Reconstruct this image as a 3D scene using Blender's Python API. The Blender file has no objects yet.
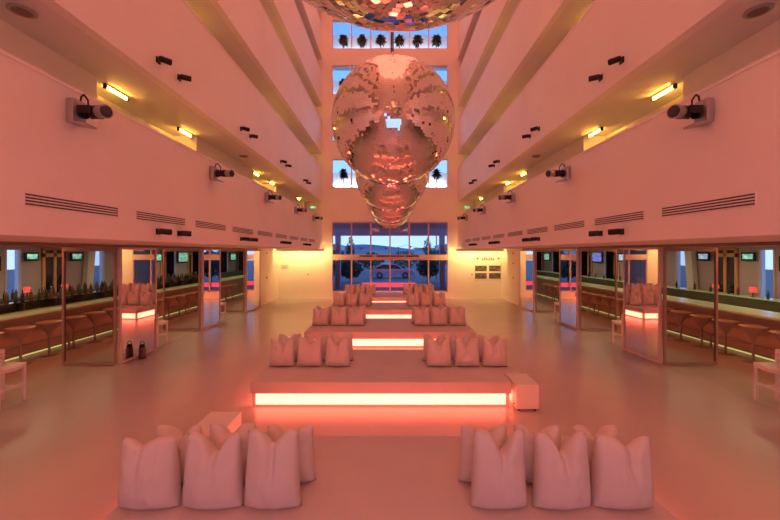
import bpy, bmesh, math, random
from mathutils import Vector, Matrix, Euler, noise
random.seed(7)
PI = math.pi
scene = bpy.context.scene
COL = scene.collection

# ------------------------------------------------------------------ camera
cam_d = bpy.data.cameras.new('camera')
cam = bpy.data.objects.new('camera', cam_d)
COL.objects.link(cam)
cam.location = (0, 0, 2.75)
cam.rotation_euler = (PI/2, 0, 0)
cam_d.sensor_width = 36.0
cam_d.lens = 36.0*360/780
cam_d.shift_y = -8/780
cam_d.clip_start = 0.05
cam_d.clip_end = 2000
scene.camera = cam

# ------------------------------------------------------------------ view
scene.view_settings.view_transform = 'Standard'
scene.view_settings.look = 'None'
scene.view_settings.gamma = 1
scene.view_settings.use_curve_mapping = False
scene.view_settings.exposure = 0.20
scene.cycles.use_denoising = True
scene.cycles.max_bounces = 10
scene.cycles.diffuse_bounces = 6
scene.cycles.glossy_bounces = 6
scene.cycles.transparent_max_bounces = 16
scene.cycles.sample_clamp_indirect = 6
scene.cycles.caustics_reflective = False

# ------------------------------------------------------------------ world: dusk sky by height above the horizon
w = bpy.data.worlds.new('dusk')
scene.world = w
w.use_nodes = True
nt = w.node_tree
tc = nt.nodes.new('ShaderNodeTexCoord')
sx = nt.nodes.new('ShaderNodeSeparateXYZ')
rp = nt.nodes.new('ShaderNodeValToRGB')
bg = nt.nodes['Background']
nt.links.new(tc.outputs['Generated'], sx.inputs[0])
nt.links.new(sx.outputs['Z'], rp.inputs[0])
nt.links.new(rp.outputs[0], bg.inputs['Color'])
cr = rp.color_ramp
cr.elements[0].position = 0.0
cr.elements[0].color = (0.34, 0.50, 0.80, 1)
cr.elements[1].position = 0.7
cr.elements[1].color = (0.05, 0.14, 0.42, 1)
e = cr.elements.new(0.10); e.color = (0.27, 0.48, 0.80, 1)
e = cr.elements.new(0.45); e.color = (0.12, 0.30, 0.66, 1)
bg.inputs['Strength'].default_value = 1.9

REAR_Y = -4.0
# ------------------------------------------------------------------ large area lights (added fill for the atrium and bars, soffit lamps in the far bays)
def area(name, loc, size, power, color, rot=(0, 0, 0), spread=PI):
    l = bpy.data.lights.new(name, 'AREA')
    l.shape = 'RECTANGLE'
    l.size, l.size_y = size
    l.energy = power
    l.color = color
    l.spread = spread
    o = bpy.data.objects.new(name, l)
    COL.objects.link(o)
    o.location = loc
    o.rotation_euler = rot
    return o
FILL_COLOR = (1.0, 0.235, 0.14)
area('atrium_fill', (0, 8.5, 19.6), (7.8, 24.5), 760, FILL_COLOR)  # unseen overhead light added to brighten the hall
area('rear_fill', (0, REAR_Y+0.3, 5.6), (5.0, 0.5), 165, (1.0, 0.25, 0.14), (math.radians(68), 0, 0))  # added behind the camera to lift the front cushions
for s in (-1, 1):
    # ceiling lamps over the last bay, washing the far wall in yellow
    area('bay_lamp', (s*5.0, 20.36, 2.86), (2.8, 0.10), 50, (1.0, 0.64, 0.19), (math.radians(66), 0, 0))
    area('bar_fill', (s*10.9, 16.0, 2.90), (0.3, 26), 150, (1.0, 0.80, 0.42))  # unseen light added over the counter to lift the dim bar
    area('aisle_fill', (s*8.2, 12.0, 2.90), (0.3, 18), 105, (1.0, 0.24, 0.10))  # unseen light added to brighten the bar front and stools
STRIP_STRENGTH = 8.0
STRIP_COLOR = (1.0, 0.125, 0.07)
TUBE_STRENGTH = 50
TUBE_COLOR = (1.0, 0.46, 0.062)

# ------------------------------------------------------------------ materials
M = {}
def mat(name, col, rough=0.5, metal=0.0, spec=0.5, emit=None, es=0.0, noise_amt=0.0, nscale=6.0, bump=0.0, bscale=60.0, coat=0.0):
    m = bpy.data.materials.new(name)
    m.use_nodes = True
    n = m.node_tree
    b = n.nodes['Principled BSDF']
    b.inputs['Base Color'].default_value = (*col, 1)
    b.inputs['Roughness'].default_value = rough
    b.inputs['Metallic'].default_value = metal
    b.inputs['Specular IOR Level'].default_value = spec
    if coat:
        b.inputs['Coat Weight'].default_value = coat
        b.inputs['Coat Roughness'].default_value = 0.06
    if emit:
        b.inputs['Emission Color'].default_value = (*emit, 1)
        b.inputs['Emission Strength'].default_value = es
    if noise_amt or bump:
        t = n.nodes.new('ShaderNodeTexCoord')
    if noise_amt:
        nz = n.nodes.new('ShaderNodeTexNoise')
        nz.inputs['Scale'].default_value = nscale
        nz.inputs['Detail'].default_value = 3
        n.links.new(t.outputs['Object'], nz.inputs['Vector'])
        r = n.nodes.new('ShaderNodeValToRGB')
        a = 1-noise_amt
        r.color_ramp.elements[0].color = (col[0]*a, col[1]*a, col[2]*a, 1)
        r.color_ramp.elements[1].color = (*[min(1, c*(1+noise_amt*0.4)) for c in col], 1)
        r.color_ramp.elements[0].position = 0.3
        r.color_ramp.elements[1].position = 0.7
        n.links.new(nz.outputs['Fac'], r.inputs[0])
        n.links.new(r.outputs[0], b.inputs['Base Color'])
    if bump:
        bz = n.nodes.new('ShaderNodeTexNoise')
        bz.inputs['Scale'].default_value = bscale
        bz.inputs['Detail'].default_value = 4
        n.links.new(t.outputs['Object'], bz.inputs['Vector'])
        bp = n.nodes.new('ShaderNodeBump')
        bp.inputs['Strength'].default_value = bump
        bp.inputs['Distance'].default_value = 0.02
        n.links.new(bz.outputs['Fac'], bp.inputs['Height'])
        n.links.new(bp.outputs[0], b.inputs['Normal'])
    M[name] = m
    return m
def glass_mat(name, tint, refl=0.10):
    m = bpy.data.materials.new(name)
    m.use_nodes = True
    n = m.node_tree
    n.nodes.remove(n.nodes['Principled BSDF'])
    out = n.nodes['Material Output']
    tr = n.nodes.new('ShaderNodeBsdfTransparent')
    tr.inputs[0].default_value = (*tint, 1)
    gl = n.nodes.new('ShaderNodeBsdfGlossy')
    gl.inputs['Roughness'].default_value = 0.01
    fr = n.nodes.new('ShaderNodeFresnel')
    fr.inputs[0].default_value = 1.2
    mx = n.nodes.new('ShaderNodeMixShader')
    n.links.new(fr.outputs[0], mx.inputs[0])
    n.links.new(tr.outputs[0], mx.inputs[1])
    n.links.new(gl.outputs[0], mx.inputs[2])
    n.links.new(mx.outputs[0], out.inputs['Surface'])
    M[name] = m
mat('white_wall', (0.90, 0.87, 0.83), 0.55, noise_amt=0.04, nscale=0.7)
mat('white_ceiling', (0.80, 0.78, 0.76), 0.7, noise_amt=0.03, nscale=0.7)
mat('floor_resin', (0.58, 0.53, 0.52), 0.25, spec=0.42, noise_amt=0.05, nscale=0.8, bump=0.015, bscale=2.5)
mat('bar_floor', (0.45, 0.40, 0.36), 0.3, noise_amt=0.1, nscale=1.0)
mat('white_lacquer', (0.82, 0.80, 0.79), 0.35)
mat('fabric_white', (0.72, 0.66, 0.63), 0.9, spec=0.1, bump=0.12, bscale=90, noise_amt=0.04, nscale=3)
mat('mattress_vinyl', (0.66, 0.60, 0.58), 0.6, spec=0.25, bump=0.05, bscale=14, noise_amt=0.05, nscale=2)
mat('strip', (0.9, 0.7, 0.65), 0.4, emit=STRIP_COLOR, es=STRIP_STRENGTH)
mat('tube', (0.9, 0.8, 0.6), 0.4, emit=TUBE_COLOR, es=TUBE_STRENGTH)
mat('mirror_tile', (0.92, 0.90, 0.88), 0.03, metal=1.0)
mat('mirror', (0.86, 0.83, 0.82), 0.01, metal=1.0)
mat('grout', (0.22, 0.18, 0.17), 0.4, metal=0.8)
mat('black_metal', (0.018, 0.016, 0.016), 0.4, metal=0.4)
mat('grey_metal', (0.42, 0.40, 0.42), 0.35, metal=0.6)
mat('chrome', (0.75, 0.73, 0.72), 0.15, metal=1.0)
mat('lens', (0.03, 0.03, 0.05), 0.05, spec=0.9)
mat('slot_dark', (0.06, 0.045, 0.04), 0.6)
mat('fitting_grey', (0.20, 0.16, 0.15), 0.6)  # dark grey of speaker grilles and wall sensors
mat('brown_frame', (0.20, 0.12, 0.10), 0.4)
mat('door_frame', (0.42, 0.28, 0.25), 0.4)
mat('salmon_frame', (0.70, 0.56, 0.54), 0.4)
mat('orange_frame', (0.72, 0.36, 0.20), 0.45)
mat('bar_panel', (0.62, 0.40, 0.30), 0.5, noise_amt=0.08, nscale=2)
mat('bar_top_green_glow', (0.55, 0.80, 0.52), 0.25)  # green LED glow on the counter tops put into the colour
mat('back_bar', (0.085, 0.095, 0.05), 0.5, noise_amt=0.2, nscale=3)
mat('bar_wall', (0.55, 0.47, 0.52), 0.6, noise_amt=0.05, nscale=1)
mat('stool_seat', (0.52, 0.36, 0.28), 0.5)
mat('steel', (0.45, 0.38, 0.34), 0.3, metal=0.9)
mat('bottle_dark', (0.03, 0.035, 0.02), 0.12)
mat('bottle_green', (0.05, 0.10, 0.04), 0.12)
mat('bottle_amber', (0.16, 0.07, 0.02), 0.12)
mat('red_lamp', (0.7, 0.08, 0.08), 0.5, emit=(1.0, 0.06, 0.06), es=0.7)
mat('dark_glass', (0.02, 0.02, 0.035), 0.05, spec=0.8)
mat('lantern', (0.10, 0.045, 0.04), 0.35)
mat('paper', (0.80, 0.78, 0.74), 0.7)
mat('photo_dark', (0.16, 0.13, 0.12), 0.5, noise_amt=0.75, nscale=9)
mat('ink', (0.12, 0.10, 0.10), 0.6)
mat('exit_green', (0.2, 0.8, 0.5), 0.5, emit=(0.35, 1.0, 0.65), es=0.45)
mat('palm_leaf', (0.010, 0.013, 0.011), 0.9, spec=0.05)
mat('palm_trunk', (0.05, 0.04, 0.035), 0.8)
mat('planter', (0.25, 0.24, 0.25), 0.6)
mat('foliage', (0.05, 0.075, 0.06), 0.8)
mat('asphalt', (0.28, 0.22, 0.24), 0.8, noise_amt=0.15, nscale=0.5)
mat('car_paint', (0.55, 0.45, 0.62), 0.25, metal=0.3, coat=0.6)
mat('rubber', (0.02, 0.02, 0.02), 0.7)
mat('porch', (0.55, 0.56, 0.78), 0.6)
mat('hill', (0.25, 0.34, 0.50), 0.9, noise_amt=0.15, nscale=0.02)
mat('red_neon', (0.8, 0.1, 0.12), 0.4, emit=(1.0, 0.07, 0.09), es=1.1)
mat('frosted', (0.85, 0.88, 0.92), 0.8)
mat('city_wall', (0.45, 0.48, 0.58), 0.8)
glass_mat('clear_glass', (0.93, 0.93, 0.95))
glass_mat('door_glass', (0.88, 0.85, 0.85))
for nm, ca, cb in (('screen_green', (0.05, 0.45, 0.28), (0.5, 0.8, 0.6)), ('screen_blue', (0.10, 0.10, 0.75), (0.35, 0.45, 0.9)), ('screen_pale', (0.25, 0.45, 0.7), (0.6, 0.8, 0.85))):
    m = mat(nm, (0.02, 0.02, 0.02), 0.3)
    n = m.node_tree
    t = n.nodes.new('ShaderNodeTexCoord'); z = n.nodes.new('ShaderNodeTexNoise'); r = n.nodes.new('ShaderNodeValToRGB')
    z.inputs['Scale'].default_value = 7
    n.links.new(t.outputs['Object'], z.inputs['Vector']); n.links.new(z.outputs['Fac'], r.inputs[0])
    r.color_ramp.elements[0].position = 0.4; r.color_ramp.elements[1].position = 0.62
    r.color_ramp.elements[0].color = (*ca, 1); r.color_ramp.elements[1].color = (*cb, 1)
    b = n.nodes['Principled BSDF']
    n.links.new(r.outputs[0], b.inputs['Emission Color'])
    b.inputs['Emission Strength'].default_value = 0.8

# ------------------------------------------------------------------ mesh helpers
class MB:
    def __init__(self):
        self.bm = bmesh.new()
    def box(self, x0, x1, y0, y1, z0, z1, bevel=0.0):
        if x0 > x1: x0, x1 = x1, x0
        if y0 > y1: y0, y1 = y1, y0
        if z0 > z1: z0, z1 = z1, z0
        b = bmesh.new()
        v = [b.verts.new((x, y, z)) for x in (x0, x1) for y in (y0, y1) for z in (z0, z1)]
        for f in ((0, 1, 3, 2), (4, 6, 7, 5), (0, 4, 5, 1), (2, 3, 7, 6), (0, 2, 6, 4), (1, 5, 7, 3)):
            b.faces.new([v[i] for i in f])
        if bevel:
            bmesh.ops.bevel(b, geom=b.edges[:], offset=bevel, segments=2, affect='EDGES', profile=0.5)
        self.merge(b)
        return self
    def merge(self, b, mtx=None):
        if mtx is not None:
            bmesh.ops.transform(b, matrix=mtx, verts=b.verts[:])
        me = bpy.data.meshes.new('tmp')
        b.to_mesh(me); b.free()
        self.bm.from_mesh(me)
        bpy.data.meshes.remove(me)
    def cyl(self, p0, p1, r0, r1=None, n=12, cap=True):
        if r1 is None: r1 = r0
        p0, p1 = Vector(p0), Vector(p1)
        d = p1-p0
        b = bmesh.new()
        bmesh.ops.create_cone(b, cap_ends=cap, cap_tris=False, segments=n, radius1=r0, radius2=max(r1, 1e-5), depth=d.length)
        q = Vector((0, 0, 1)).rotation_difference(d.normalized()).to_matrix().to_4x4()
        self.merge(b, Matrix.Translation((p0+p1)/2) @ q)
        return self
    def tube(self, pts, r, n=8):
        for a, b in zip(pts, pts[1:]):
            self.cyl(a, b, r, n=n)
        return self
    def lathe(self, prof, n=20, center=(0, 0, 0)):
        b = bmesh.new()
        rings = []
        for r, z in prof:
            rings.append([b.verts.new((center[0]+r*math.cos(2*PI*k/n), center[1]+r*math.sin(2*PI*k/n), center[2]+z)) for k in range(n)])
        for a, c in zip(rings, rings[1:]):
            for k in range(n):
                b.faces.new((a[k], a[(k+1) % n], c[(k+1) % n], c[k]))
        if prof[0][0] > 1e-4: b.faces.new(rings[0][::-1])
        if prof[-1][0] > 1e-4: b.faces.new(rings[-1])
        bmesh.ops.remove_doubles(b, verts=b.verts[:], dist=1e-5)
        self.merge(b)
        return self
    def prism(self, poly, axis, a0, a1):
        """poly of 2D points swept along axis from a0 to a1"""
        b = bmesh.new()
        def pt(p, a):
            if axis == 'x': return (a, p[0], p[1])
            if axis == 'y': return (p[0], a, p[1])
            return (p[0], p[1], a)
        A = [b.verts.new(pt(p, a0)) for p in poly]
        B = [b.verts.new(pt(p, a1)) for p in poly]
        n = len(poly)
        b.faces.new(A); b.faces.new(B[::-1])
        for k in range(n):
            b.faces.new((A[k], B[k], B[(k+1) % n], A[(k+1) % n]))
        bmesh.ops.recalc_face_normals(b, faces=b.faces[:])
        self.merge(b)
        return self
    def build(self, name, m, parent=None, smooth=False, loc=None):
        me = bpy.data.meshes.new(name)
        bmesh.ops.recalc_face_normals(self.bm, faces=self.bm.faces[:])
        self.bm.to_mesh(me); self.bm.free()
        if smooth:
            for p in me.polygons: p.use_smooth = True
            me.set_sharp_from_angle(angle=math.radians(40))
        o = bpy.data.objects.new(name, me)
        me.materials.append(M[m] if isinstance(m, str) else m)
        COL.objects.link(o)
        if parent is not None: o.parent = parent
        if loc is not None: o.location = loc
        return o
def tag(o, label, cat, group=None, kind=None):
    o['label'] = label; o['category'] = cat
    if group: o['group'] = group
    if kind: o['kind'] = kind
    return o
def empty(name, loc=(0, 0, 0), rz=0.0):
    o = bpy.data.objects.new(name, None)
    COL.objects.link(o)
    o.location = loc; o.rotation_euler = (0, 0, rz)
    o.empty_display_size = 0.1
    return o
KIDS = {}
def children(o):
    return list(o.children)
def copy_tree(o, parent=None):
    c = o.copy(); COL.objects.link(c)
    if parent is not None: c.parent = parent
    for ch in children(o): copy_tree(ch, c)
    return c
def struct(name, mb, m, parent=None, smooth=False):
    o = mb.build(name, m, parent, smooth)
    o['kind'] = 'structure'
    return o
SIDE = {-1: 'left', 1: 'right'}
ORD = ['first', 'second', 'third', 'fourth', 'fifth', 'sixth', 'seventh', 'eighth', 'ninth', 'tenth', 'eleventh', 'twelfth', 'thirteenth', 'fourteenth', 'fifteenth', 'sixteenth', 'seventeenth', 'eighteenth', 'nineteenth', 'twentieth']
def ordinal(k):
    return ORD[k] if k < len(ORD) else '%dth' % (k+1)

# ------------------------------------------------------------------ dimensions
W1 = 4.0            # balcony fascia
W2 = 6.6            # line of the mirrored panels
WC = 5.0            # upper corridor wall
BACK = 21.3
REAR = -4.0
SOFFIT = [2.93+2.81*k for k in range(6)]
TOP = 19.9

# ------------------------------------------------------------------ shell
struct('floor', MB().box(-W2-0.15, W2+0.15, REAR, BACK, -0.2, 0.0), 'floor_resin')
for s in (-1, 1):
    sd = SIDE[s]
    struct('floor_bar_'+sd, MB().box(s*(W2+0.15), s*13.3, REAR, 33, -0.2, 0.0), 'bar_floor')
    struct('ceiling_'+sd, MB().box(s*(W1+0.16), s*13.4, REAR, 33, SOFFIT[0], SOFFIT[0]+0.42), 'white_ceiling')
    # fascias: tall white parapets, a thin cap on each
    for k, z in enumerate(SOFFIT):
        mb = MB().box(s*W1, s*(W1+0.16), REAR, BACK, z-0.0, z+1.86)
        mb.box(s*(W1-0.012), s*(W1+0.18), REAR, BACK, z+1.86, z+1.90)
        struct('wall_%s_balcony_%d' % (sd, k+1), mb, 'white_wall')
        if k:
            struct('floor_%s_gallery_%d' % (sd, k+1), MB().box(s*(W1+0.16), s*5.75, REAR, BACK, z, z+0.42), 'white_ceiling')
        # corridor walls with recessed door bays
        mb = MB()
        z0, z1 = z+0.42, (SOFFIT[k+1] if k < 5 else TOP)
        y = REAR
        for a, b in ((-0.9, 2.4), (6.14, 9.3), (13.1, 15.85), (19.1, 20.9)):
            mb.box(s*WC, s*5.75, y, a, z0, z1)
            y = b
        mb.box(s*WC, s*5.75, y, BACK, z0, z1)
        mb.box(s*5.58, s*5.75, REAR, BACK, z0, z1)
        struct('wall_%s_corridor_%d' % (sd, k+1), mb, 'white_wall')
    # bar hall: pier between the last panel and the far wall, header over the panels, outer wall with openings
    struct('wall_%s_pier' % sd, MB().box(s*W2, s*(W2+0.2), 17.85, BACK, 0, SOFFIT[0]), 'white_wall')
    struct('trim_%s_header' % sd, MB().box(s*(W2-0.03), s*(W2+0.09), REAR, 17.85, 2.865, SOFFIT[0]), 'brown_frame')
    struct('wall_%s_wing' % sd, MB().box(s*6.9, s*7.1, BACK, 33, 0, SOFFIT[0]), 'white_wall')
    struct('wall_%s_bar_end' % sd, MB().box(s*6.9, s*13.4, 33, 33.2, 0, SOFFIT[0]), 'white_wall')
    OPEN = ((12.35, 12.85), (15.85, 16.6), (21.15, 22.15), (24.0, 25.3), (27.6, 29.3), (31.3, 32.6))
    mb = MB()
    y = REAR
    for a, b in OPEN:
        mb.box(s*13.2, s*13.4, y, a, 0, SOFFIT[0])
        mb.box(s*13.2, s*13.4, a, b, 0, 0.9)
        mb.box(s*13.2, s*13.4, a, b, 2.85, SOFFIT[0])
        y = b
    mb.box(s*13.2, s*13.4, y, 33, 0, SOFFIT[0])
    struct('wall_%s_bar' % sd, mb, 'bar_wall')
    for k, (a, b) in enumerate(OPEN):
        mb = MB()
        for q in (a, b): mb.box(s*13.17, s*13.3, q-0.03, q+0.03, 0.9, 2.85)
        mb.box(s*13.17, s*13.3, a, b, 0.87, 0.93); mb.box(s*13.17, s*13.3, a, b, 2.82, 2.88)
        f = struct('window_%s_%d' % (sd, k+1), mb, 'salmon_frame')
        MB().box(s*13.23, s*13.24, a, b, 0.92, 2.83).build('pane', 'clear_glass', f)
struct('ceiling', MB().box(-5.8, 5.8, REAR, BACK+0.3, TOP, TOP+0.2), 'white_ceiling')

for s in (-1, 1):
    struct('trim_%d' % (10+s), MB().box(s*3.7, s*6.4, 20.24, 20.33, 2.80, SOFFIT[0]), 'white_wall')
    for nm, x, y0, y1 in (('bar', 10.9, 3, 29), ('aisle', 8.2, 3, 21)):
        o = tag(MB().box(s*(x-0.17), s*(x+0.17), y0-0.02, y1+0.02, 2.903, 2.925).build('fill_housing', 'grey_metal'), 'long added fill light over the %s %s' % (SIDE[s], ('bar counter' if nm == 'bar' else 'row of bar stools')), 'fill light')  # casing made up for the added bar and aisle lights

# far wall with the entrance window and four rows of upper windows
WX = 3.43
ROWS = [(6.54, 8.27), (9.29, 11.02), (12.04, 13.80), (14.76, 16.50)]
mb = MB()
for s in (-1, 1):
    mb.box(s*WX, s*6.9, BACK, BACK+0.25, 0, 2.93)
    mb.box(s*WX, s*5.8, BACK, BACK+0.25, 2.93, TOP)
z = 4.55
mb.box(-WX, WX, BACK, BACK+0.25, 0, 0.36)
for a, b in ROWS:
    mb.box(-WX, WX, BACK, BACK+0.25, z, a)
    z = b
mb.box(-WX, WX, BACK, BACK+0.25, z, TOP)
struct('wall_back', mb, 'white_wall')
def window(name, x0, x1, z0, z1, n, y, bars=(), fm='salmon_frame', th=0.035, glass='clear_glass'):
    mb = MB()
    for k in range(n+1):
        x = x0+(x1-x0)*k/n
        mb.box(x-th, x+th, y-0.05, y+0.1, z0, z1)
    for zz in (z0+th, z1-th):
        mb.box(x0, x1, y-0.05, y+0.1, zz-th, zz+th)
    for a, b in bars:
        mb.box(x0, x1, y-0.06, y+0.1, a, b)
    f = struct(name, mb, fm)
    for k in range(n):
        a, b = x0+(x1-x0)*k/n, x0+(x1-x0)*(k+1)/n
        MB().box(a+th, b-th, y+0.02, y+0.03, z0+2*th, z1-2*th).build('pane', glass, f)
    return f
window('window_1', -WX, WX, 0.36, 4.55, 6, BACK+0.08, bars=((2.27, 2.60),), th=0.04)
for k, (a, b) in enumerate(ROWS):
    window('window_%d' % (k+2), -WX, WX, a, b, 6, BACK+0.08, th=0.03)
mb = MB()
for x in (-1.75, -0.75, 0.1, 0.98):
    mb.box(x-0.05, x+0.72, BACK-0.02, BACK+0.03, 2.475, 2.545)
o = tag(mb.build('door_track', 'slot_dark'), 'row of dark slots on the beam across the entrance window', 'door track')
o.parent = None

# rear wall behind the camera, with a tall window to the dusk
mb = MB()
for s in (-1, 1):
    mb.box(s*2.2, s*13.4, REAR-0.2, REAR, 0, 2.93)
    mb.box(s*2.2, s*5.8, REAR-0.2, REAR, 2.93, TOP)
mb.box(-2.2, 2.2, REAR-0.2, REAR, 4.6, TOP)
mb.box(-2.2, 2.2, REAR-0.2, REAR, 0, 0.3)
struct('wall_rear', mb, 'white_wall')
window('window_6', -2.2, 2.2, 0.3, 4.6, 4, REAR-0.1, bars=((2.3, 2.5),))

# ------------------------------------------------------------------ pivot panels: mirrored panel in the wall line, glass door at right angles to it
def panel_row(s, y, n, tilt):
    sd = SIDE[s]
    root = empty('pivot_mirror', (s*W2, y, 0))
    place = ('next to the first bay', 'second from the camera', 'third from the camera')[n]
    tag(root, 'tall mirrored panel on the %s side, %s' % (sd, ('nearest the camera', 'between the white bar chairs', 'beside the far pier')[n]), 'mirror', 'mirrored panels along the %s side' % sd)
    L = 1.30
    root.rotation_euler = (0, 0, s*tilt)      # y axis runs along the wall
    mb = MB()
    t = 0.03
    mb.box(-t, t, 0, 0.05, 0.02, 2.86); mb.box(-t, t, L-0.05, L, 0.02, 2.86)
    mb.box(-t, t, 0.05, L-0.05, 0.02, 0.07); mb.box(-t, t, 0.05, L-0.05, 2.81, 2.86)
    mb.build('frame', 'salmon_frame', root)
    MB().box(-0.012, 0.012, 0.05, L-0.05, 0.07, 2.81).build('mirror_glass', 'mirror', root)
    d = empty('door_%s_%d' % (sd, n+1), (s*(W2+0.06), y-0.02, 0))
    d['kind'] = 'structure'
    mb = MB()
    mb.box(0, s*0.05, -t, t, 0.02, 2.86); mb.box(s*(L-0.05), s*L, -t, t, 0.02, 2.86)
    mb.box(s*0.05, s*(L-0.05), -t, t, 0.02, 0.08); mb.box(s*0.05, s*(L-0.05), -t, t, 2.77, 2.86)
    o = mb.build('door_frame', 'door_frame', d); o['kind'] = 'structure'
    o = MB().box(s*0.05, s*(L-0.05), -0.006, 0.006, 0.08, 2.77).build('door_pane', 'door_glass', d); o['kind'] = 'structure'
for s in (-1, 1):
    for n, y in enumerate((8.78, 12.66, 16.50)):
        panel_row(s, y, n, math.radians((2.0, 0.5, 8.0)[n]))

# ------------------------------------------------------------------ mirror balls
def ball_shell(R, tile):
    bm = bmesh.new()
    rows = int(round(PI*R/tile))
    rnd = random.Random(3)
    for i in range(rows):
        ph = -PI/2+PI*(i+0.5)/rows
        n = max(3, int(round(2*PI*R*math.cos(ph)/tile)))
        off = rnd.random()
        h = tile*0.487
        wdt = 2*PI*R*math.cos(ph)/n*0.487
        for k in range(n):
            th = 2*PI*(k+off)/n
            nrm = Vector((math.cos(ph)*math.cos(th), math.cos(ph)*math.sin(th), math.sin(ph)))
            e1 = Vector((-math.sin(th), math.cos(th), 0))
            e2 = nrm.cross(e1)
            c = nrm*R
            big = 3.0 if rnd.random() < 0.10 else 1.0
            a, b = rnd.gauss(0, 0.022)*big, rnd.gauss(0, 0.022)*big
            vs = []
            for u, v in ((-1, -1), (1, -1), (1, 1), (-1, 1)):
                vs.append(bm.verts.new(c+e1*u*wdt+e2*v*h+nrm*(a*u*wdt+b*v*h)))
            f = bm.faces.new(vs)
            if f.normal.dot(nrm) < 0: f.normal_flip()
    me = bpy.data.meshes.new('mirror_tiles')
    bm.normal_update()
    bm.to_mesh(me); bm.free()
    me.materials.append(M['mirror_tile'])
    return me
BALL_Z = 2.75+2.107
tiles = ball_shell(1.0, 0.038)
def make_ball():
    root = empty('mirror_ball', (0.05, 5.9, BALL_Z))
    b = bmesh.new(); bmesh.ops.create_uvsphere(b, u_segments=96, v_segments=60, radius=0.992)
    mb = MB(); mb.merge(b)
    mb.build('ball_core', 'grout', root, smooth=True)
    t = bpy.data.objects.new('mirror_tiles', tiles); COL.objects.link(t); t.parent = root
    MB().lathe([(0.13, 0.985), (0.13, 1.03), (0.06, 1.06), (0.035, 1.16), (0.0, 1.16)], 20).build('hanging_cap', 'chrome', root, smooth=True)
    MB().cyl((0, 0, 1.15), (0, 0, TOP-BALL_Z), 0.012, n=8).build('hanging_cable', 'black_metal', root)
    return root
ball = make_ball()
BL = ['first mirror ball from the camera, cut by the top of the picture', 'large mirror ball shown whole in the middle of the atrium', 'mirror ball hanging just behind the large whole one', 'fourth mirror ball of the row, mostly hidden by the third', 'last and smallest looking mirror ball, nearest the entrance window']
for k, y in enumerate((1.53, 5.9, 10.0, 14.1, 18.2)):
    o = ball if k == 1 else copy_tree(ball)
    o.location = (0.05, y, BALL_Z)
    o.rotation_euler = (0, 0, k*1.3)
    tag(o, BL[k], 'mirror ball', 'mirror balls hanging down the atrium')

# ------------------------------------------------------------------ daybeds
BED = [2.36+4.0*k for k in range(5)]
BEDD = 2.16
BEDNAME = ['the daybed closest to the camera', 'the second daybed from the camera', 'the middle daybed', 'the fourth daybed from the camera', 'the daybed by the entrance window']
def make_bed(k, notch):
    root = empty('daybed', (0, BED[k], 0))
    X, D = 2.48, BEDD
    b = bmesh.new()
    if notch:
        poly = [(-X, 0), (2.15, 0), (2.15, 0.46), (X, 0.46), (X, D), (-X, D)]
    else:
        poly = [(-X, 0), (X, 0), (X, D), (-X, D)]
    vs = [b.verts.new((x, y, 0.24)) for x, y in poly]
    f = b.faces.new(vs)
    r = bmesh.ops.extrude_face_region(b, geom=[f])
    bmesh.ops.translate(b, verts=[v for v in r['geom'] if isinstance(v, bmesh.types.BMVert)], vec=(0, 0, 0.21))
    bmesh.ops.recalc_face_normals(b, faces=b.faces[:])
    bmesh.ops.bevel(b, geom=b.edges[:], offset=0.022, segments=3, affect='EDGES', profile=0.5)
    mb = MB(); mb.merge(b)
    mb.build('mattress', 'mattress_vinyl', root, smooth=True)
    g = 0.06
    R = 2.09 if notch else X-g
    # plinth body, base rail, corner posts; the lit panels sit between them
    mb = MB().box(-X+g+0.03, R-0.03, g+0.03, D-g-0.03, 0.0, 0.24)
    mb.build('plinth', 'white_lacquer', root)
    mb = MB()
    for x in (-X+g, R):
        for y in (g, D-g):
            mb.box(x-0.03, x+0.03, y-0.03, y+0.03, 0, 0.238)
    mb.box(-X+g, R, g-0.015, g+0.02, 0, 0.035); mb.box(-X+g, R, D-g-0.02, D-g+0.015, 0, 0.035)
    mb.box(-X+g-0.015, -X+g+0.02, g, D-g, 0, 0.035); mb.box(R-0.02, R+0.015, g, D-g, 0, 0.035)
    mb.build('base_frame', 'white_lacquer', root)
    MB().box(-X+g+0.04, R-0.04, g, g+0.02, 0.04, 0.225).build('light_panel', 'strip', root)
    MB().box(-X+g+0.04, R-0.04, D-g-0.02, D-g, 0.04, 0.225).build('light_panel', 'strip', root)
    MB().box(-X+g, -X+g+0.02, g+0.04, D-g-0.04, 0.04, 0.225).build('light_panel', 'strip', root)
    MB().box(R-0.02, R, g+0.04, D-g-0.04, 0.04, 0.225).build('light_panel', 'strip', root)
    return root
beds = [make_bed(0, False), make_bed(1, True)]
for k in range(2, 5):
    o = copy_tree(beds[0]); o.location = (0, BED[k], 0); beds.append(o)
for k, o in enumerate(beds):
    tag(o, 'low white double-sided daybed with glowing plinth, ' + ('closest to the camera', 'second from the camera', 'middle of the row', 'fourth from the camera', 'by the entrance window')[k], 'daybed', 'lit daybeds in a row down the hall')

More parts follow.
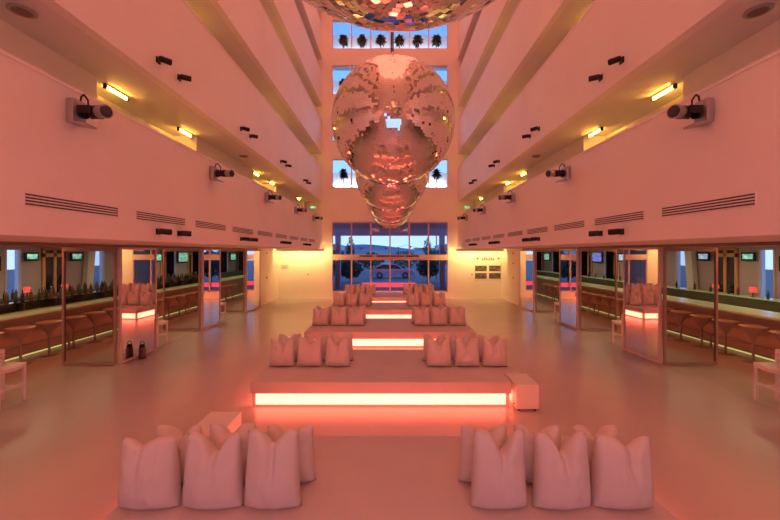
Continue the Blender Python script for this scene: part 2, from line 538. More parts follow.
# box tables at the corners of the two front daybeds
def box_table(x0, x1, y0, y1, label):
    root = empty('side_table', ((x0+x1)/2, (y0+y1)/2, 0))
    hx, hy = (x1-x0)/2, (y1-y0)/2
    mb = MB().box(-hx, hx, -hy, hy, 0.04, 0.46, 0.008)
    mb.build('table_body', 'white_lacquer', root)
    for a in (-1, 1):
        for b in (-1, 1):
            MB().cyl((a*(hx-0.05), b*(hy-0.05), 0), (a*(hx-0.05), b*(hy-0.05), 0.045), 0.018, n=10).build('foot', 'black_metal', root)
    MB().cyl((-hx-0.001, -hy+0.10, 0.10), (-hx-0.02, -hy+0.10, 0.10), 0.012, n=8).build('latch', 'black_metal', root)
    return tag(root, label, 'side table', 'white box tables at the daybed corners')
box_table(2.18, 2.57, 6.20, 6.79, 'white box table set into the front corner of the second daybed')
box_table(-2.57, -2.13, 4.60, 5.17, 'white box table behind the closest daybed, half hidden by cushions')

# ------------------------------------------------------------------ cushions
def cushion_mesh(seed, wd, ht, T, dip, dipx, lean):
    """chopped square cushion standing on its lower edge: pulled up corners and a V pressed into the top"""
    rnd = random.Random(seed)
    N = 26
    bm = bmesh.new()
    grid = {}
    def outline(u, v):
        up = max(0, (v+0.1)/1.1)**2
        x = wd/2*u*(1.02-0.065*v)*(1-0.035*(1-v*v)*abs(u))
        z = ht*(v+1)/2
        c = math.exp(-((u-dipx)/0.36)**2)
        z -= dip*c*up
        z += (0.012-0.03*max(0, abs(u)-0.8)/0.2)*ht*up*abs(u)
        x += lean*up*0.05
        return x, z
    for side in (1, -1):
        for i in range(N+1):
            for j in range(N+1):
                u = -1+2*i/N; v = -1+2*j/N
                edge = i in (0, N) or j in (0, N)
                if edge and side == -1:
                    grid[(side, i, j)] = grid[(1, i, j)]; continue
                x, z = outline(u, v)
                base = max(0, 1-u*u)**0.42*max(0, 1-v*v)**0.36
                t = T*base*(1.02-0.38*max(0, v))*(1+0.25*max(0, -v)*(1+v))
                up = max(0, (v+0.15)/1.15)
                # the chop: a crease that runs down from the dip, ridges on both sides of it
                cr = math.exp(-((u-dipx)/0.10)**2)*max(0, up-0.05)**0.8
                rg = (math.exp(-((u-dipx-0.30)/0.20)**2)+math.exp(-((u-dipx+0.30)/0.20)**2))*up*(1-v*v)**0.3
                t *= 1-0.72*cr
                if side == 1: t += 0.028*rg*base**0.3*(0 if edge else 1)
                nz = noise.noise(Vector((u*2.2+seed*3.1, v*2.0, side*2.0)))*0.022+noise.noise(Vector((u*6+seed, v*3.5, side+5)))*0.009
                y = -side*(t+nz*base)
                # the top folds a little forward at the dip
                y += -0.02*up*up*(1-abs(u))
                y += 0.10*ht*0.25*(v+1)*0.5
                grid[(side, i, j)] = bm.verts.new((x, y, max(z, 0.0)+0.012*base*0))
    for side in (1, -1):
        for i in range(N):
            for j in range(N):
                q = [grid[(side, i, j)], grid[(side, i+1, j)], grid[(side, i+1, j+1)], grid[(side, i, j+1)]]
                if side == -1: q = q[::-1]
                try: bm.faces.new(q)
                except ValueError: pass
    bmesh.ops.recalc_face_normals(bm, faces=bm.faces[:])
    me = bpy.data.meshes.new('cushion')
    bm.to_mesh(me); bm.free()
    for p in me.polygons: p.use_smooth = True
    me.materials.append(M['fabric_white'])
    return me
specs = [  # seed, width, height, half thickness, dip, dip x, lean
    (1, 0.515, 0.62, 0.150, 0.07, -0.25, -0.3),
    (2, 0.51, 0.66, 0.150, 0.18, 0.10, 0.0),
    (3, 0.48, 0.69, 0.150, 0.11, 0.05, 0.0),
    (4, 0.48, 0.69, 0.150, 0.20, 0.10, 0.2),
    (5, 0.49, 0.66, 0.150, 0.18, 0.02, 0.0),
    (6, 0.51, 0.63, 0.150, 0.09, 0.15, 0.3),
    (7, 0.485, 0.56, 0.15, 0.13, -0.08, 0.1),
    (8, 0.485, 0.56, 0.15, 0.14, 0.06, -0.1),
    (9, 0.485, 0.58, 0.15, 0.11, 0.12, 0.0)]
CM = [cushion_mesh(*a) for a in specs]
POS = [-2.17, -1.61, -1.06, 0.99, 1.545, 2.11]
TRIO = ['outer left', 'middle left', 'inner left', 'inner right', 'middle right', 'outer right']
cushion_src = None
rc = random.Random(11)
for k in range(5):
    for row in (0, 1):
        for j, x in enumerate(POS):
            me = CM[j] if (k == 0 and row == 0) else CM[rc.choice([6, 7, 8])]
            if cushion_src is None:
                o = bpy.data.objects.new('cushion', me); COL.objects.link(o); cushion_src = o
            else:
                o = cushion_src.copy(); o.data = me; COL.objects.link(o)
            yc = BED[k]+BEDD/2 + (-0.185 if row == 0 else 0.185)
            dx = 0.0 if row == 0 else (0.05 if j in (0, 1, 2) else -0.05)
            o.location = (x+dx+rc.uniform(-0.015, 0.015), yc, 0.452)
            o.rotation_euler = (0, 0, (0 if row == 0 else PI)+rc.uniform(-0.03, 0.03))
            rown = 'front' if row == 0 else 'back'
            tag(o, 'white cushion, %s of the %s row on %s' % (TRIO[j], rown, BEDNAME[k]), 'cushion', 'white cushions on ' + BEDNAME[k])

# ------------------------------------------------------------------ moving-head lights on the first balcony
def make_head(s):
    root = empty('moving_head_light')
    mb = MB().box(0, s*-0.10, -0.10, 0.10, -0.15, 0.15, 0.02)
    mb.build('base', 'grey_metal', root, smooth=True)
    MB().cyl((s*-0.125, 0, 0), (s*-0.16, 0, 0), 0.085, n=20).build('pan_disc', 'black_metal', root, smooth=True)
    MB().prism([(0, -0.15), (s*-0.24, -0.19), (s*-0.24, -0.165), (0, -0.12)], 'y', -0.09, 0.09).build('bracket', 'grey_metal', root)
    for q in (-1, 1):
        MB().box(s*-0.15, s*-0.32, q*0.10-0.014, q*0.10+0.014, -0.05, 0.05, 0.01).build('yoke_arm', 'black_metal', root)
    ax = Vector((-s*0.93, -0.35, -0.10)).normalized()
    c = Vector((-s*0.29, 0.0, 0.0))
    h = MB().cyl(c-ax*0.11, c-ax*0.02, 0.055, 0.075, n=20).cyl(c-ax*0.02, c+ax*0.08, 0.078, n=20).build('head', 'black_metal', root, smooth=True)
    MB().cyl(c+ax*0.08, c+ax*0.21, 0.074, 0.085, n=24).build('lens_barrel', 'grey_metal', h, smooth=True)
    MB().cyl(c+ax*0.205, c+ax*0.217, 0.070, n=24).build('lens', 'lens', h)
    pts = [(-s*0.06, 0.05, 0.145), (-s*0.09, 0.03, 0.21), (-s*0.15, 0.0, 0.22), (-s*0.20, -0.0, 0.15), (-s*0.22, -0.02, 0.07)]
    MB().tube(pts, 0.011, 6).build('cable', 'black_metal', root)
    return root
for s in (-1, 1):
    src = make_head(s)
    for k in range(5):
        o = src if k == 0 else copy_tree(src)
        o.location = (s*W1, 4.53+3.53*k, 4.51)
        tag(o, 'moving-head stage light on the %s lower balcony front, %s from the camera' % (SIDE[s], ordinal(k)), 'stage light', 'moving-head lights on the first balconies')

# small spot cans in pairs along the lower edges of the first two balconies
def make_can(s, yaw):
    root = empty('spot_can')
    mb = MB().box(0, s*-0.02, -0.05, 0.05, -0.05, 0.05)
    mb.tube([(s*-0.015, 0, 0.0), (s*-0.09, 0, 0.03)], 0.014, 8)
    mb.build('bracket', 'black_metal', root)
    ax = Vector((-s*math.cos(yaw), math.sin(yaw), -0.06)).normalized()
    c = Vector((-s*0.13, 0, 0))
    MB().cyl(c-ax*0.10, c-ax*0.07, 0.035, 0.048, n=16).cyl(c-ax*0.07, c+ax*0.09, 0.050, 0.052, n=16).build('can', 'black_metal', root, smooth=True)
    MB().cyl(c+ax*0.085, c+ax*0.097, 0.043, n=16).build('lens', 'lens', root)
    return root
for s in (-1, 1):
    src = [make_can(s, 0.75), make_can(s, 0.45)]
    first = [True, True]
    for lev in (0, 1):
        for k, y in enumerate((6.2, 9.65, 13.15, 16.6)):
            for q in (0, 1):
                o = src[q] if first[q] else copy_tree(src[q])
                first[q] = False
                o.location = (s*W1, y+0.62*q, SOFFIT[lev]+0.17+0.14*lev)
                tag(o, 'black spot can on the %s %s balcony front, %s one of the %s pair' % (SIDE[s], ('lower', 'upper')[lev], ('near', 'far')[q], ordinal(k)), 'spotlight', 'pairs of spot cans on the balcony fronts')

# air grilles along the first balcony
def make_vent(s):
    root = empty('air_vent')
    MB().box(0, s*-0.008, 0, 1.36, 0, 0.15).build('vent_plate', 'white_wall', root)
    mb = MB()
    for z in (0.020, 0.055, 0.090, 0.125):
        mb.box(s*-0.006, s*-0.0105, 0.01, 1.35, z-0.0085, z+0.0085)
    mb.build('slots', 'slot_dark', root)
    return root
for s in (-1, 1):
    src = make_vent(s)
    for k in range(9):
        o = src if k == 0 else copy_tree(src)
        o.location = (s*W1, 3.93+1.73*k, 3.26)
        tag(o, 'long slotted air grille in the %s balcony front, %s from the camera' % (SIDE[s], ordinal(k)), 'air vent', 'air grilles in the first balcony fronts')

# corridor lamps: warm tubes on every gallery ceiling
def make_tube(s):
    root = empty('tube_lamp')
    MB().box(-0.035, 0.035, 0.0, 0.56, -0.03, 0.0).build('housing', 'white_lacquer', root)
    MB().cyl((0, 0.03, -0.055), (0, 0.53, -0.055), 0.02, n=10).build('tube', 'tube', root)
    mb = MB().box(-0.03, 0.03, -0.005, 0.03, -0.085, -0.0); mb.box(-0.03, 0.03, 0.53, 0.565, -0.085, 0.0)
    mb.build('end_caps', 'black_metal', root)
    return root
for s in (-1, 1):
    src = make_tube(s)
    f = True
    for lev in range(1, 4):
        for k, y in enumerate((6.38, 8.6, 13.3, 15.1, 19.6)):
            o = src if f else copy_tree(src)
            f = False
            o.location = (s*5.06, y, SOFFIT[lev])
            tag(o, 'warm glowing tube lamp above the %s gallery on floor %d, %s from the camera' % (SIDE[s], lev, ordinal(k)), 'tube lamp', 'tube lamps of the %s galleries' % SIDE[s])
# exit signs at the gallery ends, speaker discs in the gallery soffits
for s in (-1, 1):
    for lev in (1, 2):
        root = empty('exit_sign', (s*4.55, BACK-0.04, SOFFIT[lev]-0.36+0.55*(0)))
        MB().box(-0.17, 0.17, -0.02, 0.04, -0.09, 0.09, 0.01).build('sign_box', 'white_lacquer', root)
        MB().box(-0.15, 0.15, -0.026, -0.019, -0.07, 0.07).build('sign_face', 'exit_green', root)
        tag(root, 'small green exit sign at the far end of the %s gallery, floor %d' % (SIDE[s], lev), 'sign', 'exit signs')
    for k, (y, lev) in enumerate(((4.45, 1), (11.2, 1))):
        root = empty('ceiling_speaker', (s*4.55, y, SOFFIT[lev]))
        MB().lathe([(0.14, 0), (0.14, -0.02), (0.115, -0.025)], 24).build('speaker_rim', 'grey_metal', root, smooth=True)
        MB().lathe([(0.112, -0.024), (0.05, -0.030), (0, -0.031)], 24).build('speaker_grille', 'fitting_grey', root, smooth=True)
        tag(root, 'round grey speaker in the %s gallery ceiling, %s' % (SIDE[s], ('near the top corner', 'above the middle stage light')[k]), 'speaker', 'gallery ceiling speakers')

# ------------------------------------------------------------------ far wall fittings
def dot(x, y, z, label, normal, r=0.045):
    root = empty('wall_sensor', (x, y, z))
    v = Vector(normal)
    MB().cyl((0, 0, 0), v*0.03, r, r*0.8, n=14).build('sensor_body', 'fitting_grey', root)
    MB().cyl(v*0.03, v*0.04, r*0.5, n=10).build('sensor_eye', 'black_metal', root)
    tag(root, label, 'wall sensor')
for s in (-1, 1):
    for q, z in enumerate((2.68, 2.15, 1.38)):
        if s == -1 and q == 1: continue
        dot(s*W2, 19.25, z, 'small dark fitting on the %s pier, %s' % (SIDE[s], ('near the ceiling', 'halfway up', 'at hip height')[q]), (-s, 0, 0))
    dot(s*4.85, BACK, 1.42, 'small dark fitting on the yellow-lit far wall, %s of the entrance' % SIDE[s], (0, -1, 0))
root = empty('notice_plate', (-6.22, BACK, 1.85))
MB().box(-0.24, 0.24, -0.02, 0, -0.15, 0.15).build('plate', 'paper', root)
mb = MB()
for q in range(4): mb.box(-0.18, 0.18-0.05*(q % 2), -0.023, -0.019, 0.08-0.055*q, 0.10-0.055*q)
mb.build('print', 'ink', root)
tag(root, 'small pale notice plate on the yellow wall beside the left pier', 'notice')
root = empty('poster_board', (5.79, BACK-0.005, 1.80))
MB().box(-0.79, 0.79, -0.03, 0, -0.74, 0.84, 0.008).build('board', 'paper', root)
for q, (x, z) in enumerate(((-0.42, -0.02), (0.40, -0.02), (-0.42, -0.46), (0.40, -0.46))):
    MB().box(x-0.34, x+0.34, -0.036, -0.029, z-0.17, z+0.17).build('photo', 'photo_dark', root)
mb2 = MB()
for q in range(7):
    x = -0.33+0.11*q
    mb2.box(x-0.038, x+0.038, -0.035, -0.029, 0.46, 0.64 if q % 3 else 0.58)
for s in (-1, 1):
    for k in range(5):
        a = 2*PI*k/5
        mb2.cyl((s*0.62, -0.033, 0.57), (s*0.62+0.11*math.cos(a), -0.033, 0.57+0.11*math.sin(a)), 0.028, 0.01, n=6)
mb2.build('heading', 'ink', root)
tag(root, 'white poster board with dark heading and four photos on the yellow wall', 'poster')

# lamp fittings over the far bays
for s in (-1, 1):
    for k in range(2):
        root = empty('downlight', (s*(4.8+1.1*k), 20.72, SOFFIT[0]))
        MB().lathe([(0.055, 0), (0.055, -0.02), (0.04, -0.022)], 16).build('rim', 'grey_metal', root)
        MB().lathe([(0.038, -0.020), (0.0, -0.024)], 16).build('bulb', 'tube', root)
        tag(root, 'small round downlight by the %s far wall, %s' % (SIDE[s], ('close to the entrance window', 'close to the pier')[k]), 'downlight', 'far bay downlights')

# ------------------------------------------------------------------ white bar chairs by the panels
def make_chair(s):
    root = empty('bar_chair')
    a, d = 0.20, 0.22
    post = 0.022
    def leg(x, y, h): MB().box(x-post, x+post, y-post, y+post, 0, h, 0.004).build('leg', 'white_lacquer', root)
    leg(s*a, -d, 0.94); leg(s*a, d, 0.94); leg(-s*a, -d, 0.94); leg(-s*a, d, 0.68)
    b = bmesh.new()
    nx = 8
    rows = []
    for i in range(nx+1):
        y = -d-0.02+(2*d+0.04)*i/nx
        z = 0.70-0.035*math.sin(PI*i/nx)
        rows.append([b.verts.new((x, y, zz)) for x, zz in ((-a-0.03, z), (a+0.03, z), (a+0.03, z-0.06), (-a-0.03, z-0.06))])
    for r0, r1 in zip(rows, rows[1:]):
        for q in range(4):
            b.faces.new((r0[q], r0[(q+1) % 4], r1[(q+1) % 4], r1[q]))
    b.faces.new(rows[0]); b.faces.new(rows[-1][::-1])
    mb = MB(); mb.merge(b)
    mb.build('seat', 'white_lacquer', root)
    mb = MB().box(s*a-post, s*a+post, -d, d, 0.87, 0.95, 0.006)
    mb.box(s*a-0.015, s*a+0.015, -d, d, 0.76, 0.80)
    mb.build('backrest', 'white_lacquer', root)
    MB().box(-a, a, -d-post, -d+post, 0.88, 0.95, 0.006).build('armrest', 'white_lacquer', root)
    mb = MB()
    for y in (-d, d): mb.box(-a, a, y-0.016, y+0.016, 0.24, 0.28)
    for x in (-a, a): mb.box(x-0.016, x+0.016, -d, d, 0.30, 0.34)
    mb.build('stretcher', 'white_lacquer', root)
    return root
for s in (-1, 1):
    src = make_chair(s)
    for k, y in enumerate((6.46, 10.62, 14.45)):
        o = src if k == 0 else copy_tree(src)
        o.location = (s*(6.99 if k == 0 else 6.92), y, 0)
        tag(o, 'white bar chair on the %s side, %s' % (SIDE[s], ('at the picture edge before the first glass door', 'behind the first mirrored panel', 'behind the second mirrored panel')[k]), 'bar chair', 'white bar chairs by the panels')

# lantern at the foot of the left mirror panel
root = empty('lantern', (-6.40, 9.30, 0))
MB().lathe([(0.08, 0), (0.085, 0.02), (0.08, 0.27), (0.06, 0.30)], 14).build('body', 'lantern', root, smooth=True)
MB().lathe([(0.065, 0.30), (0.07, 0.33), (0.035, 0.37), (0.0, 0.375)], 14).build('cap', 'black_metal', root, smooth=True)
mb = MB()
mb.tube([(-0.06, 0, 0.32), (-0.05, 0, 0.42), (0, 0, 0.45), (0.05, 0, 0.42), (0.06, 0, 0.32)], 0.007, 6)
mb.build('handle', 'black_metal', root)
tag(root, 'dark red floor lantern standing against the first left mirrored panel', 'lantern')

# ------------------------------------------------------------------ the two bars
for s in (-1, 1):
    sd = SIDE[s]
    root = empty('bar_counter', (s*9.6, 16.0, 0))
    Y0, Y1 = -12.5, 14.0
    MB().box(s*0.0, s*0.5, Y0, Y1, 0.10, 1.10).build('counter_front', 'bar_panel', root)
    MB().box(s*0.06, s*0.5, Y0, Y1, 0.0, 0.10).build('kick_plate', 'brown_frame', root)
    MB().box(-s*0.32, s*0.62, Y0, Y1, 1.10, 1.16, 0.008).build('counter_top', 'bar_top_green_glow', root)
    MB().box(-s*0.02, -s*0.0, Y0, Y1, 0.02, 0.055).build('kick_light', bpy.data.materials.get('kick') or mat('kick', (0.6, 0.6, 0.3), emit=(0.9, 0.75, 0.25), es=0.55), root)
    tag(root, 'long bar counter with top tinted with green glow and brown front on the %s side' % sd, 'bar counter')
    root = empty('foot_rail', (s*9.36, 16.0, 0))
    MB().cyl((0, Y0, 0.36), (0, Y1, 0.36), 0.022, n=8).build('rail', 'steel', root)
    for k in range(13):
        y = Y0+1.0+2.0*k
        MB().cyl((0, y, 0.0), (0, y, 0.36), 0.03, n=8).build('rail_post', 'steel', root)
    tag(root, 'metal foot rail in front of the %s bar counter' % sd, 'foot rail')
    # stools
    def make_stool():
        r = empty('bar_stool')
        MB().lathe([(0.0, 0.54), (0.035, 0.54), (0.075, 0.63), (0.16, 0.76), (0.265, 0.87), (0.275, 0.90), (0.24, 0.885), (0.0, 0.85)], 20).build('seat', 'stool_seat', r, smooth=True)
        MB().cyl((0, 0, 0.02), (0, 0, 0.56), 0.028, n=10).build('pedestal', 'steel', r)
        MB().lathe([(0.20, 0), (0.20, 0.012), (0.05, 0.03), (0.0, 0.03)], 20).build('base', 'steel', r, smooth=True)
        return r
    src = make_stool()
    for k in range(20):
        o = src if k == 0 else copy_tree(src)
        o.location = (s*9.05, 6.6+0.74*k+0.15*(s > 0), 0)
        tag(o, 'beige cone-shaped bar stool at the %s counter, %s from the camera' % (sd, ordinal(k)), 'bar stool', 'cone stools along the %s counter' % sd)
    root = empty('back_counter', (s*12.4, 16.0, 0))
    MB().box(-s*0.25, s*0.25, Y0, Y1, 0.0, 1.18).build('cabinet', 'back_bar', root)
    MB().box(-s*0.28, s*0.27, Y0, Y1, 1.18, 1.22, 0.006).build('counter_top', 'bar_top_green_glow' if s > 0 else 'back_bar', root)  # green glow coloured onto the right top only
    tag(root, 'dark green back counter behind the %s bar' % sd, 'counter')
    if s < 0:
        root = empty('bottle_shelf', (-10.03, 13.5, 1.16))
        MB().box(-0.12, 0.11, -5.6, 5.6, 0.0, 0.025).box(-0.12, 0.11, -5.6, 5.6, 0.215, 0.24).build('shelf_board', 'bottle_dark', root)
        mb = MB()
        for q in range(13): mb.box(-0.11, 0.10, -5.58+0.93*q-0.01, -5.58+0.93*q+0.01, 0.025, 0.215)
        mb.box(-0.12, -0.105, -5.6, 5.6, 0.025, 0.215)
        mb.build('divider', 'back_bar', root)
        tag(root, 'long low dark bottle shelf along the back edge of the left bar counter', 'shelf')
    # bottles
    bm_src = []
    for mname, hh in (('bottle_dark', 0.31), ('bottle_green', 0.29), ('bottle_amber', 0.33)):
        b = empty('bottle')
        MB().lathe([(0.037, 0), (0.04, 0.01), (0.04, hh*0.58), (0.03, hh*0.68), (0.014, hh*0.76), (0.014, hh*0.97), (0.0, hh*0.97)], 10).build('glass_body', mname, b, smooth=True)
        MB().cyl((0, 0, hh*0.93), (0, 0, hh), 0.016, n=8).build('bottle_cap', 'paper' if mname == 'bottle_amber' else 'black_metal', b)
        bm_src.append([b, True])
    r2 = random.Random(5+s)
    nb = 96 if s < 0 else 16
    on_front = 0
    for k in range(nb):
        e = bm_src[k % 3]
        o = e[0] if e[1] else copy_tree(e[0])
        e[1] = False
        if k % 2 == 0 or s > 0:
            yb = 10.9+(0.125 if s < 0 else 0.75)*k+r2.uniform(-0.03, 0.03)
            if min(abs(yb-12.2), abs(yb-13.6)) < 0.26: yb += 0.4 if s > 0 else 12.4
            o.location = (s*(12.32+r2.uniform(-0.16, 0.12)), yb, 1.22)
            wh = 'on the back counter'
        else:
            o.location = (s*(10.02+r2.uniform(-0.04, 0.05)), 8.2+0.11*k+r2.uniform(-0.04, 0.04), 1.40)
            wh = 'on the front shelf'
        tag(o, '%s bottle standing %s of the %s bar' % (('dark', 'green', 'amber')[k % 3], wh, sd), 'bottle', '%s bottles %s of the %s bar' % (('dark', 'green', 'amber')[k % 3], wh, sd))
    # televisions on the outer wall and one on a pole by the bar
    for k, (a, b, scr, zc) in enumerate(((11.3, 12.1, 'screen_green', 2.36), (12.9, 13.4, 'screen_green', 2.58), (14.75, 15.3, 'screen_green' if s < 0 else 'screen_pale', 2.56), (19.85, 20.6, 'screen_pale' if s > 0 else 'screen_green', 2.44), (22.2, 23.3, 'screen_green' if s < 0 else 'screen_blue', 2.42), (29.5, 30.5, 'screen_green', 2.35))):
        hgt = min((b-a)*0.62, 0.75)
        root = empty('television', (s*13.2, (a+b)/2, zc))
        hw = (b-a)/2
        MB().box(-s*0.08, -s*0.14, -hw, hw, -hgt/2, hgt/2, 0.01).build('bezel', 'black_metal', root)
        MB().box(-s*0.13, -s*0.145, -hw+0.06, hw-0.06, -hgt/2+0.07, hgt/2-0.06).build('screen', scr if k else 'dark_glass', root)
        MB().box(0, -s*0.085, -0.06, 0.06, -0.08, 0.08).build('wall_mount', 'black_metal', root)
        tag(root, 'black television on the %s bar wall, %s from the camera' % (sd, ordinal(k)), 'television', 'televisions on the bar walls')
    # orange framed doors with dark glass
    for k, (a, b) in enumerate(((13.62, 14.6), (20.65, 21.15), (23.45, 23.95), (30.7, 31.25))):
        d = empty('door_%s_%d' % (sd, k+11), (s*13.2, 0, 0)); d['kind'] = 'structure'
        mb = MB()
        for q in (a, b-0.12) + (((a+b)/2-0.04,) if k == 0 else ()): mb.box(0, -s*0.06, q, q+0.12, 0, 2.88)
        mb.box(0, -s*0.06, a, b, 2.56, 2.70); mb.box(0, -s*0.06, a, b, 2.83, 2.90)
        o = mb.build('door_frame', 'orange_frame', d); o['kind'] = 'structure'
        o = MB().box(-s*0.01, -s*0.02, a, b, 0, 2.83).build('door_pane', 'dark_glass', d); o['kind'] = 'structure'
    # leaning white fins between the windows
    for k, y in enumerate((15.3, 25.4, 26.9)):
        o = MB().prism([(y-0.05, 0), (y+0.30, 0), (y+0.55, 2.93), (y+0.20, 2.93)], 'x', s*12.95, s*13.15).build('leaning_fin', 'white_lacquer')
        tag(o, 'white leaning column by the %s bar windows, %s from the camera' % (sd, ordinal(k)), 'column', 'leaning columns by the bar windows')
    # red table lamps on the back counter
    for k, y in enumerate((12.2, 13.6)):
        root = empty('table_lamp', (s*12.3, y, 1.22))
        MB().lathe([(0.07, 0), (0.07, 0.015), (0.015, 0.03), (0.015, 0.20)], 14).build('lamp_base', 'black_metal', root)
        MB().lathe([(0.09, 0.16), (0.11, 0.18), (0.09, 0.32), (0.07, 0.34), (0.0, 0.34)], 16).build('lamp_shade', 'red_lamp', root, smooth=True)
        tag(root, 'red shaded lamp on the back counter of the %s bar, %s' % (sd, ('the nearer one', 'the farther one')[k]), 'lamp', 'red lamps behind the bars')

# ------------------------------------------------------------------ outside the entrance: porch, street, car, trees, hills
o = struct('street_outside', MB().box(-60, 60, BACK+0.25, 160, -0.25, -0.02), 'asphalt')
mb = MB().box(-6.8, 6.8, BACK+0.25, 28.3, 4.56, 4.9)
mb.box(-6.8, 6.8, 28.0, 28.3, 4.02, 4.56)
struct('ceiling_porch', mb, 'porch')
for s in (-1, 1):
    o = struct('column_porch_%s' % SIDE[s], MB().box(s*3.85, s*4.25, 27.9, 28.3, -0.02, 4.02).box(s*4.5, s*6.8, 27.95, 28.05, -0.02, 4.02), 'porch')
o = tag(MB().box(-2.0, 1.85, 25.9, 26.05, 0.22, 0.52).box(-1.95, -1.85, 25.92, 26.02, -0.02, 0.22).box(1.7, 1.8, 25.92, 26.02, -0.02, 0.22).build('neon_rail', 'red_neon'), 'low red glowing rail outside the entrance window', 'neon rail')
# car
root = empty('parked_car', (0.25, 38.5, -0.02))
prof = [(-2.2, 0.30), (2.2, 0.30), (2.25, 0.55), (2.18, 0.80), (1.9, 0.93), (1.15, 1.0), (0.5, 1.42), (0.15, 1.50), (-0.9, 1.50), (-1.4, 1.40), (-2.0, 1.0), (-2.2, 0.92), (-2.27, 0.6)]
MB().prism(prof, 'y', -0.85, 0.85).build('body', 'car_paint', root)
wp = [(1.0, 1.0), (0.45, 1.38), (0.12, 1.45), (-0.9, 1.45), (-1.35, 1.35), (-1.8, 1.0)]
MB().prism(wp, 'y', -0.87, -0.84).prism(wp, 'y', 0.84, 0.87).build('side_windows', 'dark_glass', root)
for x in (-1.35, 1.35):
    for y in (-0.78, 0.78):
        wl = MB().cyl((x, y-0.11, 0.33), (x, y+0.11, 0.33), 0.33, n=24).build('wheel', 'rubber', root, smooth=True)
        MB().cyl((x, y-0.125, 0.33), (x, y+0.125, 0.33), 0.2, n=16).build('hubcap', 'grey_metal', wl)
MB().box(2.16, 2.27, -0.75, -0.45, 0.62, 0.78).box(2.16, 2.27, 0.45, 0.75, 0.62, 0.78).build('headlights', 'paper', root)
tag(root, 'lilac estate car parked outside the entrance window', 'car')
def blob(rnd, n, rx, ry, rz, c, leaf):
    bm = bmesh.new()
    for _ in range(n):
        while True:
            p = Vector((rnd.uniform(-1, 1), rnd.uniform(-1, 1), rnd.uniform(-1, 1)))
            if p.length < 1 and p.length > 0.3: break
        q = Vector((p.x*rx, p.y*ry, p.z*rz))+Vector(c)
        d = Vector((rnd.gauss(0, 1), rnd.gauss(0, 1), rnd.gauss(0, 1))).normalized()
        e = d.orthogonal().normalized()
        a = leaf*rnd.uniform(0.6, 1.3)
        bm.faces.new([bm.verts.new(q-d*a), bm.verts.new(q+e*a*0.45), bm.verts.new(q+d*a), bm.verts.new(q-e*a*0.45)])
    mb = MB(); mb.merge(bm)
    return mb
rt = random.Random(21)
for k, (x, y, rx, h) in enumerate(((-3.6, 33, 1.1, 2.0), (3.4, 32.5, 1.0, 2.3), (-6.5, 42, 1.8, 3.0), (-2.4, 46, 1.4, 2.7), (1.9, 48, 2.0, 2.9), (6.6, 49, 1.3, 3.3), (8.6, 42, 1.5, 3.1))):
    root = empty('street_tree' if k > 1 else 'street_shrub', (x, y, -0.02))
    blob(rt, 500, rx, rx*0.8, h*0.40, (0, 0, h*0.60), 0.22).build('foliage', 'foliage', root)
    MB().cyl((0, 0, 0), (0, 0, h*0.6), 0.07, 0.04).build('trunk', 'palm_trunk', root)
    tag(root, ('dark shrub outside the entrance, %s of the parked car' % ('left', 'right')[k]) if k < 2 else ('dark street tree beyond the entrance window, %s from the left' % ordinal(k-2)), 'tree' if k > 1 else 'shrub')
for k, (x, y, h, r) in enumerate(((-5.15, 37, 6.0, 0.09), (4.7, 36.5, 6.0, 0.07), (5.35, 38.0, 5.8, 0.06))):
    o = MB().cyl((x, y, -0.02), (x, y, h), r, r*0.7, n=10).box(x-0.02, x+0.5, y-0.04, y+0.04, h-0.05, h+0.02).build('street_lamp_post', 'planter')
    tag(o, 'thin grey lamp post on the street outside, %s from the left' % ordinal(k), 'lamp post')
for k, (x, h) in enumerate(((-3.9, 4.4), (2.5+1.2, 4.4))):
    root = empty('cypress', (x, 35.5, -0.02))
    blob(rt, 500, 0.45, 0.45, h*0.45, (0, 0, h*0.52), 0.14).build('foliage', 'foliage', root)
    MB().cyl((0, 0, 0), (0, 0, h*0.3), 0.07, 0.05).build('trunk', 'palm_trunk', root)
    tag(root, 'narrow dark cypress outside the entrance, %s of the window middle' % ('left', 'right')[k], 'tree')
# bunting line between the porch columns
mb = MB()
pts = [(-3.85+7.7*t/24, 28.0, 3.30-0.25*math.sin(PI*(t % 8)/8)) for t in range(25)]
o = empty('bunting', (0, 0, 0))
mb.tube(pts, 0.012, 5).build('string', 'ink', o)
for t in range(2, 24, 3):
    p = pts[t]
    MB().prism([(p[0]-0.10, p[2]), (p[0]+0.10, p[2]), (p[0], p[2]-0.16)], 'y', 27.995, 28.005).build('flag', 'ink', o)
tag(o, 'string of small dark flags across the porch outside the window', 'bunting')
# hills and low buildings far away
b = bmesh.new()
vs = []
for k in range(61):
    x = -90+3*k
    h = 3.0+3.6*math.exp(-((x+10)/14)**2)+1.0*noise.noise(Vector((x*0.06, 0, 0)))
    vs.append((x, h))
mb = MB()
mb.prism([(-90, -1)]+vs+[(90, -1)], 'y', 158, 175)
struct('hill', mb, 'hill')
b.free()
for k, (x, y, wx, h) in enumerate(((-14, 60, 5, 3.4), (-4.5, 66, 4, 2.9), (9.5, 62, 5, 3.3))):
    root = empty('building', (x, y, -0.02))
    MB().box(-wx, wx, 0, 5, 0, h).box(-wx-0.2, wx+0.2, -0.2, 5.2, h, h+0.2).build('wall', 'city_wall', root)
    for q in range(4):
        xx = -wx+wx*2*(q+0.5)/4
        MB().box(xx-0.5, xx+0.5, -0.05, 0.0, 0.9, 2.1).build('window', 'dark_glass', root)
    tag(root, 'low grey building across the street, %s from the left' % ordinal(k), 'building')

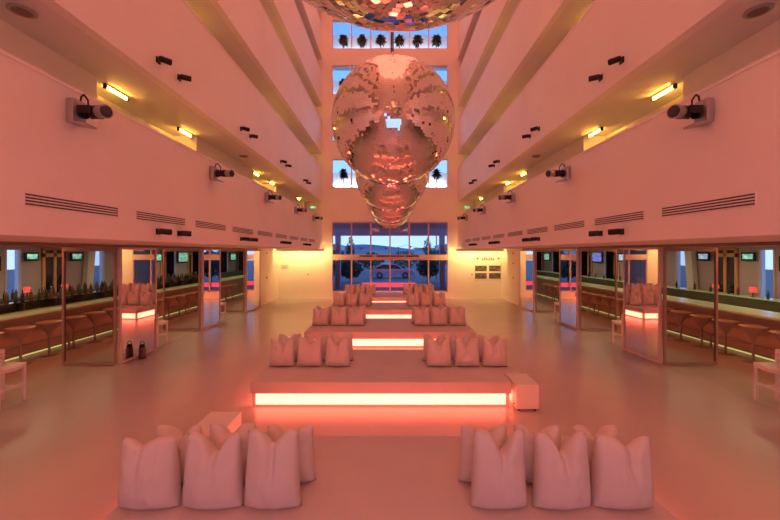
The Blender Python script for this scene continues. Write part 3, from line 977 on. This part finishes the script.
# potted palms behind every pane of the upper windows, with an added white board behind them for the pale glow
def palm_meshes(seed):
    rnd = random.Random(seed)
    bm = bmesh.new()
    for k in range(170):
        a = rnd.uniform(0, 2*PI); el = rnd.uniform(-0.9, 1.4)
        L = rnd.uniform(0.24, 0.42)
        d = Vector((math.cos(a)*math.cos(el), math.sin(a)*math.cos(el), math.sin(el)))
        side = d.cross(Vector((0, 0, 1))).normalized()
        p0 = Vector((0, 0, 0))
        prev = None
        for t in range(5):
            q = t/4
            c = d*L*q+Vector((0, 0, -0.10*q*q))
            wv = 0.055*math.sin(PI*min(1, 0.12+q*0.86))+0.004
            cur = (bm.verts.new(c-side*wv), bm.verts.new(c+side*wv))
            if prev: bm.faces.new((prev[0], prev[1], cur[1], cur[0]))
            prev = cur
    me = bpy.data.meshes.new('crown'); bm.to_mesh(me); bm.free(); me.materials.append(M['palm_leaf'])
    return me
PCR = [palm_meshes(k) for k in range(4)]
psrc = empty('potted_palm')
c = bpy.data.objects.new('crown', PCR[0]); COL.objects.link(c); c.parent = psrc; c.location = (0, 0, 1.18)
MB().cyl((0, 0, 0.2), (0.02, 0, 1.12), 0.035, 0.025, n=8).build('trunk', 'palm_trunk', psrc)
MB().lathe([(0.10, 0), (0.14, 0.22), (0.12, 0.22)], 14).build('pot', 'planter', psrc)
fp = True
for r, (a, b) in enumerate(ROWS):
    if r == 1: continue
    zb = a-0.12
    struct('trim_%d' % (r+1), MB().box(-WX-0.3, WX+0.3, BACK+0.25, BACK+1.9, zb-0.2, zb), 'white_wall')
    o = MB().box(-WX-0.25, WX+0.25, BACK+1.30, BACK+1.34, zb, zb+(1.28, 0, 1.58, 1.70)[r]).build('white_reflector', 'frosted')  # added white board that makes the lower panes pale
    tag(o, 'added white balustrade behind the potted palms of the %s upper window row' % ('lowest', '', 'middle', 'top')[r], 'reflector')
    area('ledge_fill', (0, BACK+1.17, zb+0.35), (2*WX, 0.06), 120, (0.86, 0.93, 1.0), (math.radians(150), 0, 0))  # unseen light added to brighten the white board from below
    for k in range(6):
        x = -WX+2*WX*(k+0.5)/6
        o = psrc if fp else copy_tree(psrc)
        fp = False
        o.location = (x, BACK+0.85, zb)
        o.rotation_euler = (0, 0, k*1.1+r)
        for ch in o.children:
            if ch.name.startswith('crown'): ch.data = PCR[(k+r) % 4]
        tag(o, 'dark potted palm outside the %s upper window row, %s pane from left' % (('lowest', '', 'middle', 'top')[r], ordinal(k)), 'potted palm', 'potted palms on the outside ledges')
